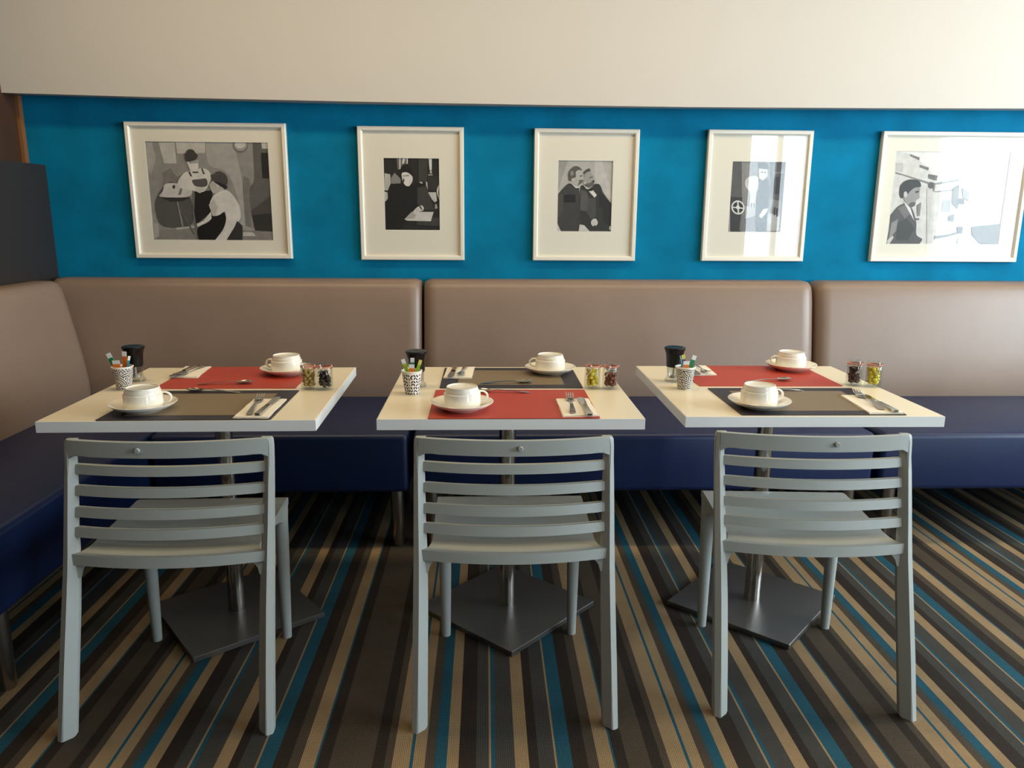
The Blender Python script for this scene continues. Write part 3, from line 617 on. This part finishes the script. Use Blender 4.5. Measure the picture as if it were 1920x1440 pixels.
def make_cup():
    bm = bmesh.new()
    lathe(bm, [(.0500, 0), (.0525, .0012), (.0528, .006), (.0526, .0405), (.0520, .0422), (.0500, .0432), (.0488, .0436), (.0486, .0450), (.0480, .0505), (.0458, .0545), (.0450, .0560), (.0450, .0595), (.0442, .0610), (.0420, .0610), (.0412, .0585), (.0200, .0565), (0, .0563)], 56)
    lathe(bm, [(.0500, 0), (.0485, .002), (.0480, .040), (.040, .050), (0, .052)], 56)
    body = bm
    hb = bmesh.new(); pts = []
    for k in range(15):
        a = R(-78+156*k/14); pts.append((.0500+.0250*math.cos(a)*(.95), 0, .0285+.0165*math.sin(a)))
    pts[0] = (.048, 0, .014); pts[-1] = (.047, 0, .0435)
    secs = []
    for i, p in enumerate(pts):
        a = Vector(pts[max(i-1, 0)]); c = Vector(pts[min(i+1, 14)]); tv = (c-a).normalized(); nrm = Vector((-tv.z, 0, tv.x)); w = .0065; th = .0030
        secs.append([tuple(Vector(p)+nrm*th*math.cos(q*PI/4)+Vector((0, 1, 0))*w*math.sin(q*PI/4)) for q in range(8)])
    loft(hb, secs)
    t = thing('coffee_cup', '', 'cup', (0, 0, 0), 0, 'upturned coffee cups')
    obj('cup_body', body, 'porcelain', t, smooth=45); obj('handle', hb, 'porcelain', t, smooth=60)
    return t
def make_saucer():
    bm = bmesh.new()
    lathe(bm, [(0, .0045), (.028, .0045), (.030, .0060), (.050, .0065), (.060, .0095), (.078, .0190), (.0865, .0238), (.0875, .0232), (.0868, .0215), (.075, .0125), (.058, .0050), (.052, .0020), (.050, 0), (.047, 0), (.046, .0020), (0, .0025)], 64)
    return obj('saucer', bm, 'porcelain', smooth=60)
cup0 = make_cup(); sau0 = make_saucer()
CUPS = [('left table near side, by the patterned cup', -.936, 2.064, R(10)), ('left table far side, by the jars', -.672, 2.560, R(172)),
        ('middle table near side, on the red placemat', -.064, 2.072, R(12)), ('middle table far side, on the dark placemat', .224, 2.575, R(172)),
        ('right table near side, on the dark placemat', .782, 2.092, R(8)), ('right table far side, on the red placemat', 1.088, 2.632, R(175))]
for i, (w, x, y, r_) in enumerate(CUPS):
    s = sau0 if i == 0 else copy_tree(sau0); s.location = (x, y, MZ); tag(s, 'white saucer under an upturned cup, '+w, 'saucer', 'white saucers')
    c = cup0 if i == 0 else copy_tree(cup0); c.location = (x, y+.004, MZ+.0070); c.scale = (.975, .975, .94); c.rotation_euler = (0, 0, r_); tag(c, 'white coffee cup turned upside down, '+w, 'cup', 'upturned coffee cups')

# napkins ---------------------------------------------------------
def napkin(label, corners, seed, z):
    """corners BL BR TR TL; a folded paper napkin of two soft layers"""
    P4_ = [Vector((*c, 0)) for c in corners]; ctr = sum(P4_, Vector())/4; bm = bmesh.new(); n = 14
    for lay in range(2):
        z0 = .0002+lay*.0022; sh = .003*lay
        def pt(i, j, up):
            s, t_ = i/n, j/n
            p = P4_[0]*(1-s)*(1-t_)+P4_[1]*s*(1-t_)+P4_[2]*s*t_+P4_[3]*(1-s)*t_-ctr
            e = 4*min(s, 1-s, .25)*4*min(t_, 1-t_, .25)
            d = noise.noise(Vector((s*4+seed, t_*4, lay)))
            p = p*(1-.012*lay)+Vector((sh*.4, sh, 0))
            edge = 1-.5*(1-min(e, 1))
            return p+Vector((d*.0020*(1-e), d*.0025*(1-e), z0+(up*(.0018*edge)+.0012*max(d, 0)*(1-.6*e))))
        tp = [[bm.verts.new(pt(i, j, 1)) for i in range(n+1)] for j in range(n+1)]; bt = [[bm.verts.new(Vector((tp[j][i].co.x, tp[j][i].co.y, z0))) for i in range(n+1)] for j in range(n+1)]
        for j in range(n):
            for i in range(n):
                bm.faces.new((tp[j][i], tp[j][i+1], tp[j+1][i+1], tp[j+1][i])); bm.faces.new((bt[j][i], bt[j+1][i], bt[j+1][i+1], bt[j][i+1]))
        for i in range(n):
            bm.faces.new((tp[0][i], bt[0][i], bt[0][i+1], tp[0][i+1])); bm.faces.new((tp[n][i], tp[n][i+1], bt[n][i+1], bt[n][i]))
            bm.faces.new((tp[i][0], tp[i+1][0], bt[i+1][0], bt[i][0])); bm.faces.new((tp[i][n], bt[i][n], bt[i+1][n], tp[i+1][n]))
    o = obj('napkin', bm, 'napkin', smooth=60, loc=(ctr.x, ctr.y, z))
    return tag(o, label, 'napkin', 'folded paper napkins')
napkin('white folded napkin at the near right of the left table', [(-.667, 1.975), (-.574, 1.970), (-.577, 2.180), (-.673, 2.182)], 1, MZ)
napkin('white folded napkin at the far left of the left table', [(-1.036, 2.492), (-.944, 2.480), (-.962, 2.668), (-1.054, 2.672)], 2, MZ)
napkin('white folded napkin at the near right of the middle table', [(.209, 1.978), (.307, 1.988), (.303, 2.180), (.207, 2.178)], 3, MZ)
napkin('white folded napkin at the far left of the middle table', [(-.139, 2.480), (-.045, 2.473), (-.037, 2.664), (-.134, 2.656)], 4, MZ)
napkin('white folded napkin at the near right of the right table', [(1.061, 2.004), (1.158, 2.006), (1.160, 2.214), (1.079, 2.222)], 5, MZ)
napkin('white folded napkin at the far left of the right table', [(.703, 2.520), (.791, 2.528), (.798, 2.690), (.708, 2.695)], 6, MZ)

# cutlery ---------------------------------------------------------
def strip(bm, pts, nl=6, th=.0016):
    """pts: (x, z, halfwidth, dish) cross sections along x"""
    secs = []
    for x, z, hw, dish in pts:
        top = [(x, -hw+2*hw*k/nl, z-dish*(1-(2*k/nl-1)**2)+th) for k in range(nl+1)]
        bot = [(x, -hw+2*hw*k/nl, z-dish*(1-(2*k/nl-1)**2)) for k in range(nl, -1, -1)]
        secs.append(top+bot)
    loft(bm, secs)
def fork_bm():
    bm = bmesh.new(); strip(bm, [(-.098, .0012, .0050, 0), (-.095, .0012, .0078, 0), (-.08, .0020, .0082, 0), (-.03, .0062, .0048, 0), (.015, .0072, .0032, 0), (.030, .0058, .0036, 0), (.040, .0042, .0070, .0008), (.048, .0036, .0112, .0014), (.060, .0040, .0122, .0016)])
    for k in range(4):
        y = -.0096+.0064*k
        secs = []
        for x, z, w in ((.059, .0036, .0026), (.075, .0052, .0019), (.090, .0086, .0016), (.102, .0130, .0009)):
            secs.append([(x, y-w, z), (x, y+w, z), (x, y+w, z+.0016), (x, y-w, z+.0016)])
        loft(bm, secs)
    return bm
def spoon_bm():
    bm = bmesh.new(); pts = [(-.085, .0010, .0035, 0), (-.082, .0010, .0058, 0), (-.068, .0020, .0060, 0), (-.03, .0060, .0036, 0), (.012, .0080, .0024, 0), (.028, .0066, .0030, .0004)]
    for k in range(11):
        a = k/10; x = .032+.050*a; hw = .0150*math.sqrt(max(0, 1-((a-.52)/.54)**2))*(.75+.25*a)+.0012; pts.append((x, .0066+.0012*a, hw, .0055*math.sin(PI*a)**.7 if 0 < a < 1 else 0))
    strip(bm, pts, 10, .0012); return bm
def knife_bm():
    bm = bmesh.new(); strip(bm, [(-.100, .0008, .0060, 0), (-.096, .0006, .0088, 0), (-.07, .0006, .0085, 0), (.0, .0006, .0062, 0), (.006, .0010, .0070, 0)], 4, .0050)
    strip(bm, [(.004, .0018, .0062, 0), (.014, .0018, .0082, 0), (.06, .0018, .0100, 0), (.09, .0018, .0104, 0), (.100, .0018, .0084, 0), (.105, .0018, .0030, 0)], 4, .0014); return bm
protos = {'fork': obj('fork', fork_bm(), 'cutlery_steel', smooth=45), 'teaspoon': obj('teaspoon', spoon_bm(), 'cutlery_steel', smooth=60), 'table_knife': obj('table_knife', knife_bm(), 'cutlery_steel', smooth=40)}
used = set()
def cutlery(kind, label, a, b_, z, dz=0):
    """a = handle end, b_ = working end (direction only); centred between"""
    o = protos[kind] if kind not in used else protos[kind].copy()
    if kind in used: COL.objects.link(o)
    used.add(kind); o.location = ((a[0]+b_[0])/2, (a[1]+b_[1])/2, z+dz); o.rotation_euler = (0, 0, math.atan2(b_[1]-a[1], b_[0]-a[0]))
    tag(o, label, kind.replace('table_', '').replace('tea', ''), {'fork': 'forks', 'teaspoon': 'teaspoons', 'table_knife': 'table knives'}[kind])
NZ = MZ+.0046
cutlery('fork', 'steel fork on the near napkin of the left table', (-.628, 1.984), (-.652, 2.190), NZ)
cutlery('table_knife', 'steel knife on the near napkin of the left table', (-.605, 1.984), (-.604, 2.186), NZ)
cutlery('fork', 'steel fork on the far napkin of the left table', (-.985, 2.665), (-1.006, 2.490), NZ)
cutlery('table_knife', 'steel knife on the far napkin of the left table', (-1.014, 2.672), (-1.026, 2.490), NZ)
cutlery('fork', 'steel fork on the near napkin of the middle table', (.238, 1.996), (.250, 2.200), NZ)
cutlery('table_knife', 'steel knife on the near napkin of the middle table', (.281, 1.976), (.280, 2.174), NZ)
cutlery('fork', 'steel fork on the far napkin of the middle table', (-.068, 2.680), (-.084, 2.482), NZ)
cutlery('table_knife', 'steel knife on the far napkin of the middle table', (-.103, 2.672), (-.115, 2.484), NZ)
cutlery('fork', 'steel fork on the near napkin of the right table', (1.111, 2.030), (1.130, 2.235), NZ)
cutlery('table_knife', 'steel knife on the near napkin of the right table', (1.136, 2.006), (1.146, 2.208), NZ)
cutlery('fork', 'steel fork on the far napkin of the right table', (.752, 2.700), (.758, 2.540), NZ)
cutlery('table_knife', 'steel knife on the far napkin of the right table', (.728, 2.700), (.724, 2.530), NZ)
cutlery('teaspoon', 'teaspoon on the near dark placemat of the left table', (-.738, 2.270), (-.905, 2.292), MZ)
cutlery('teaspoon', 'teaspoon on the far red placemat of the left table', (-.902, 2.386), (-.744, 2.404), MZ)
cutlery('teaspoon', 'teaspoon on the near red placemat of the middle table', (.134, 2.268), (-.030, 2.282), MZ)
cutlery('teaspoon', 'teaspoon on the far dark placemat of the middle table', (-.010, 2.394), (.150, 2.412), MZ)
cutlery('teaspoon', 'teaspoon on the near dark placemat of the right table, half behind the cup', (.990, 2.293), (.828, 2.282), MZ)
cutlery('teaspoon', 'teaspoon on the far red placemat of the right table, behind the near cup', (.862, 2.418), (1.006, 2.448), MZ)

# jars ------------------------------------------------------------
def make_jar():
    t = thing('glass_jar', '', 'jar', (0, 0, 0), 0, 'small clip-top sweet jars')
    bm = bmesh.new(); lathe(bm, [(0, .0015), (.018, 0), (.0235, .001), (.0250, .004), (.0250, .058), (.0235, .063), (.0215, .066), (.0225, .0695), (.0200, .0700), (.0190, .066), (.0215, .061), (.0220, .058), (.0220, .008), (.019, .006), (0, .006)], 36)
    obj('jar_body', bm, 'jar_glass', t, smooth=50)
    bm = bmesh.new(); lathe(bm, [(.0200, .0702), (.0238, .0702), (.0243, .0716), (.0238, .0732), (.0200, .0732), (.0200, .0702)], 36); tag(obj('rubber_seal', bm, 'rubber_orange', t, smooth=50), 'orange rubber seal')
    bm = bmesh.new(); lathe(bm, [(0, .0734), (.0235, .0734), (.0245, .076), (.0240, .0805), (.0205, .0828), (.0150, .0822), (.0120, .0808), (0, .0806)], 36); obj('lid', bm, 'jar_glass', t, smooth=50)
    bm = bmesh.new(); n = 32
    tube(bm, [(.0232*math.cos(2*PI*k/n), .0232*math.sin(2*PI*k/n), .0665) for k in range(n)], .0008, 6, closed=True)
    tube(bm, [(-.004, -.0240, .0665), (-.0045, -.0268, .062), (-.007, -.0275, .052), (-.012, -.0262, .044), (-.010, -.0262, .042), (-.003, -.0278, .052), (.001, -.0272, .063), (.0, -.0258, .077), (0, -.0238, .0825)], .0010, 6)
    tube(bm, [(.004, -.0240, .0665), (.0050, -.0262, .072), (0, -.026, .0795), (-.0050, -.0262, .072), (-.004, -.0240, .0665)], .0010, 6)
    tube(bm, [(.0232, 0, .0665), (.027, 0, .070), (.0262, 0, .0775), (.0243, 0, .078)], .0010, 6)
    obj('wire_clip', bm, 'wire', t, smooth=60)
    return t
jar0 = make_jar()
def sweets(label, m, x, y, seed, lvl, size, irregular=0):
    rnd = random.Random(seed); bm = bmesh.new()
    layers_ = int(lvl/(size*1.45))
    for L_ in range(layers_):
        for k in range(5):
            a = 2*PI*k/5+L_*.7+rnd.uniform(-.3, .3); rr = .0218-size*1.22-rnd.uniform(0, .002)
            if rnd.random() < irregular: continue
            c = Vector((rr*math.cos(a), rr*math.sin(a), .0076+size+L_*size*1.45))
            r = bmesh.ops.create_icosphere(bm, subdivisions=2, radius=1); q = Matrix.Rotation(rnd.uniform(0, 3), 3, Vector((rnd.random(), rnd.random(), rnd.random()+.1)).normalized())
            for v in r['verts']: v.co = c+q @ Vector((v.co.x*size*1.2, v.co.y*size, v.co.z*size*.85))*(1+.12*noise.noise(v.co*2+c*90))
        c = Vector((0, 0, .0076+size+L_*size*1.45)); r = bmesh.ops.create_icosphere(bm, subdivisions=2, radius=size)
        for v in r['verts']: v.co += c
    o = obj('sweets', bm, m, smooth=180, loc=(x, y, TZ+.0003)); tag(o, label, 'sweets', kind='stuff')
JARS = [(-.548, 2.339, 'amber', 'candy_amber', 'left table, left of its pair', .054, .0070, .05), (-.4965, 2.331, 'black', 'candy_black', 'left table, right of its pair', .056, .0066, .2),
        (.338, 2.343, 'yellow', 'candy_yellow', 'middle table, left of its pair', .054, .0072, .05), (.3935, 2.338, 'brown', 'candy_brown', 'middle table, right of its pair', .050, .0070, .05),
        (1.197, 2.387, 'dark plum', 'candy_plum', 'right table, left of its pair', .052, .0070, .05), (1.250, 2.365, 'yellow', 'candy_yellow', 'right table, right of its pair', .056, .0072, .0)]
for i, (x, y, c, m, w, lv, sz, ir) in enumerate(JARS):
    j = jar0 if i == 0 else copy_tree(jar0); j.location = (x, y, TZ+.0003); j.rotation_euler = (0, 0, [-.5, -.3, -.4, -.3, .1, .1][i])
    tag(j, 'small clip-top glass jar holding %s sweets, %s' % (c, w), 'jar', 'small clip-top sweet jars')
    sweets('%s sweets inside the glass jar, %s' % (c, w), m, x, y, i, lv, sz, ir)

# salt and pepper mills --------------------------------------------
def make_mill():
    t = thing('pepper_mill', '', 'mill', (0, 0, 0), 0, 'black-topped clear mills')
    bm = bmesh.new(); lathe(bm, [(0, 0), (.0290, 0), (.0300, .003), (.0290, .007), (.0235, .012), (.0215, .020), (.0235, .049), (.0215, .049), (.0195, .020), (.016, .012), (0, .010)], 40); obj('clear_body', bm, 'clear_acrylic', t, smooth=40)
    bm = bmesh.new(); lathe(bm, [(0, .011), (.012, .011), (.013, .016), (.0035, .020), (.0035, .049), (0, .049)], 20); obj('grinder_core', bm, 'mill_core', t, smooth=40)
    bm = bmesh.new(); lathe(bm, [(0, .0492), (.0250, .0492), (.0258, .053), (.0262, .074), (.0280, .090), (.0320, .104), (.0345, .109), (.0342, .1125), (.0310, .1142), (.020, .1132), (0, .1128)], 40); tag(obj('top', bm, 'black_plastic', t, smooth=40), 'black grinder top')
    return t
mill0 = make_mill()
for i, (x, y, l) in enumerate([(-1.128, 2.455, 'pepper mill with black top and clear body on the left table, behind the frond-patterned cup'), (-.216, 2.372, 'pepper mill with black top and clear body on the middle table, behind the leaf-patterned cup'), (.622, 2.448, 'pepper mill with black top and clear body on the right table, behind the patterned cup')]):
    m_ = mill0 if i == 0 else copy_tree(mill0); m_.location = (x, y, TZ+.0003); tag(m_, l, 'mill', 'black-topped clear mills')

# paper cups and sugar sticks ----------------------------------------
def paper_cup(label, x, y, m, rz):
    bm = bmesh.new(); lathe(bm, [(0, .004), (.0200, .004), (.0205, 0), (.0215, 0), (.0300, .0680), (.0322, .0690), (.0322, .0710), (.0300, .0718), (.0290, .0690), (.0205, .0055), (0, .0055)], 48)
    o = obj('paper_cup', bm, m, smooth=50, loc=(x, y, TZ+.0003), rotz=rz); return tag(o, label, 'paper cup', 'patterned paper cups')
CUP3 = [(-1.113, 2.338, 'paper_frond', 'left'), (-.222, 2.274, 'paper_leaf', 'middle'), (.630, 2.337, 'paper_frond', 'right')]
paper_cup('white paper cup printed with fine black fronds on the left table', *CUP3[0][:3], .3)
paper_cup('white paper cup printed with black leaves on the middle table', *CUP3[1][:3], 1.3)
paper_cup('white paper cup printed with bold black fronds on the right table', *CUP3[2][:3], 2.1)
def stick(x, y, dx, dy, tx, ty, h, col, tipc, label, w=.0062, face=0):
    """slim paper sachet leaning from a point at the cup bottom to its top"""
    base = Vector((x+dx, y+dy, TZ+.0075)); top = Vector((x+tx, y+ty, TZ+h)); d = top-base; L_ = d.length
    bm = bmesh.new()
    def seg_(z0, z1, ww, tk):
        secs = [[(-ww, -tk, z), (ww, -tk, z), (ww, tk, z), (-ww, tk, z)] for z in (z0, (z0+z1)/2, z1)]; loft(bm, secs)
    seg_(0, L_*.86, w, .0016)
    o = obj('sugar_stick', bm, col); b2 = bm = bmesh.new(); seg_(L_*.86+.0002, L_, w*1.02, .0006)
    e = obj('crimped_end', bm, tipc, o)
    q = Vector((0, 0, 1)).rotation_difference(d.normalized()) @ Matrix.Rotation(face, 4, 'Z').to_quaternion()
    o.rotation_mode = 'QUATERNION'; o.rotation_quaternion = q; o.location = base
    tag(o, label, 'sugar stick', 'sugar sticks in the paper cups')
cx_, cy_ = CUP3[0][:2]
stick(cx_, cy_, .008, -.004, -.036, -.006, .112, 'stick_green', 'stick_white', 'green sugar stick leaning left in the paper cup on the left table', .007)
stick(cx_, cy_, .002, .008, .006, .010, .115, 'stick_orange', 'stick_white', 'tall orange sugar stick upright in the paper cup on the left table', .0065)
stick(cx_, cy_, -.006, -.006, -.010, -.016, .092, 'stick_orange', 'stick_white', 'short orange sugar stick at the front of the paper cup on the left table', .011)
stick(cx_, cy_, .0, .004, .024, .002, .102, 'stick_teal', 'stick_white', 'teal sugar stick leaning right in the paper cup on the left table', .0035, .6)
cx_, cy_ = CUP3[1][:2]
stick(cx_, cy_, .006, -.002, -.026, -.004, .106, 'stick_lime', 'stick_white', 'lime green sugar stick leaning left in the paper cup on the middle table', .0055)
stick(cx_, cy_, 0, .006, .002, .008, .108, 'stick_green', 'stick_white', 'dark green sugar stick upright in the paper cup on the middle table', .0058)
stick(cx_, cy_, 0, -.008, .001, -.014, .092, 'stick_orange', 'stick_white', 'orange sugar stick at the front of the paper cup on the middle table', .0085)
stick(cx_, cy_, -.006, -.002, .028, -.002, .103, 'stick_lime', 'stick_yellow', 'lime green sugar stick leaning right in the paper cup on the middle table', .0048)
cx_, cy_ = CUP3[2][:2]
stick(cx_, cy_, .004, 0, -.020, -.004, .106, 'stick_teal', 'stick_teal', 'thin teal sugar stick leaning left in the paper cup on the right table', .002, .7)
stick(cx_, cy_, 0, .008, -.006, .010, .106, 'stick_purple', 'stick_yellow', 'purple sugar stick with yellow end in the paper cup on the right table', .0055)
stick(cx_, cy_, -.004, -.004, .028, .0, .106, 'stick_green', 'stick_white', 'green sugar stick leaning right in the paper cup on the right table', .0062)
stick(cx_, cy_, 0, -.006, -.001, -.012, .090, 'stick_orange', 'stick_white', 'orange sugar stick at the front of the paper cup on the right table', .0095)
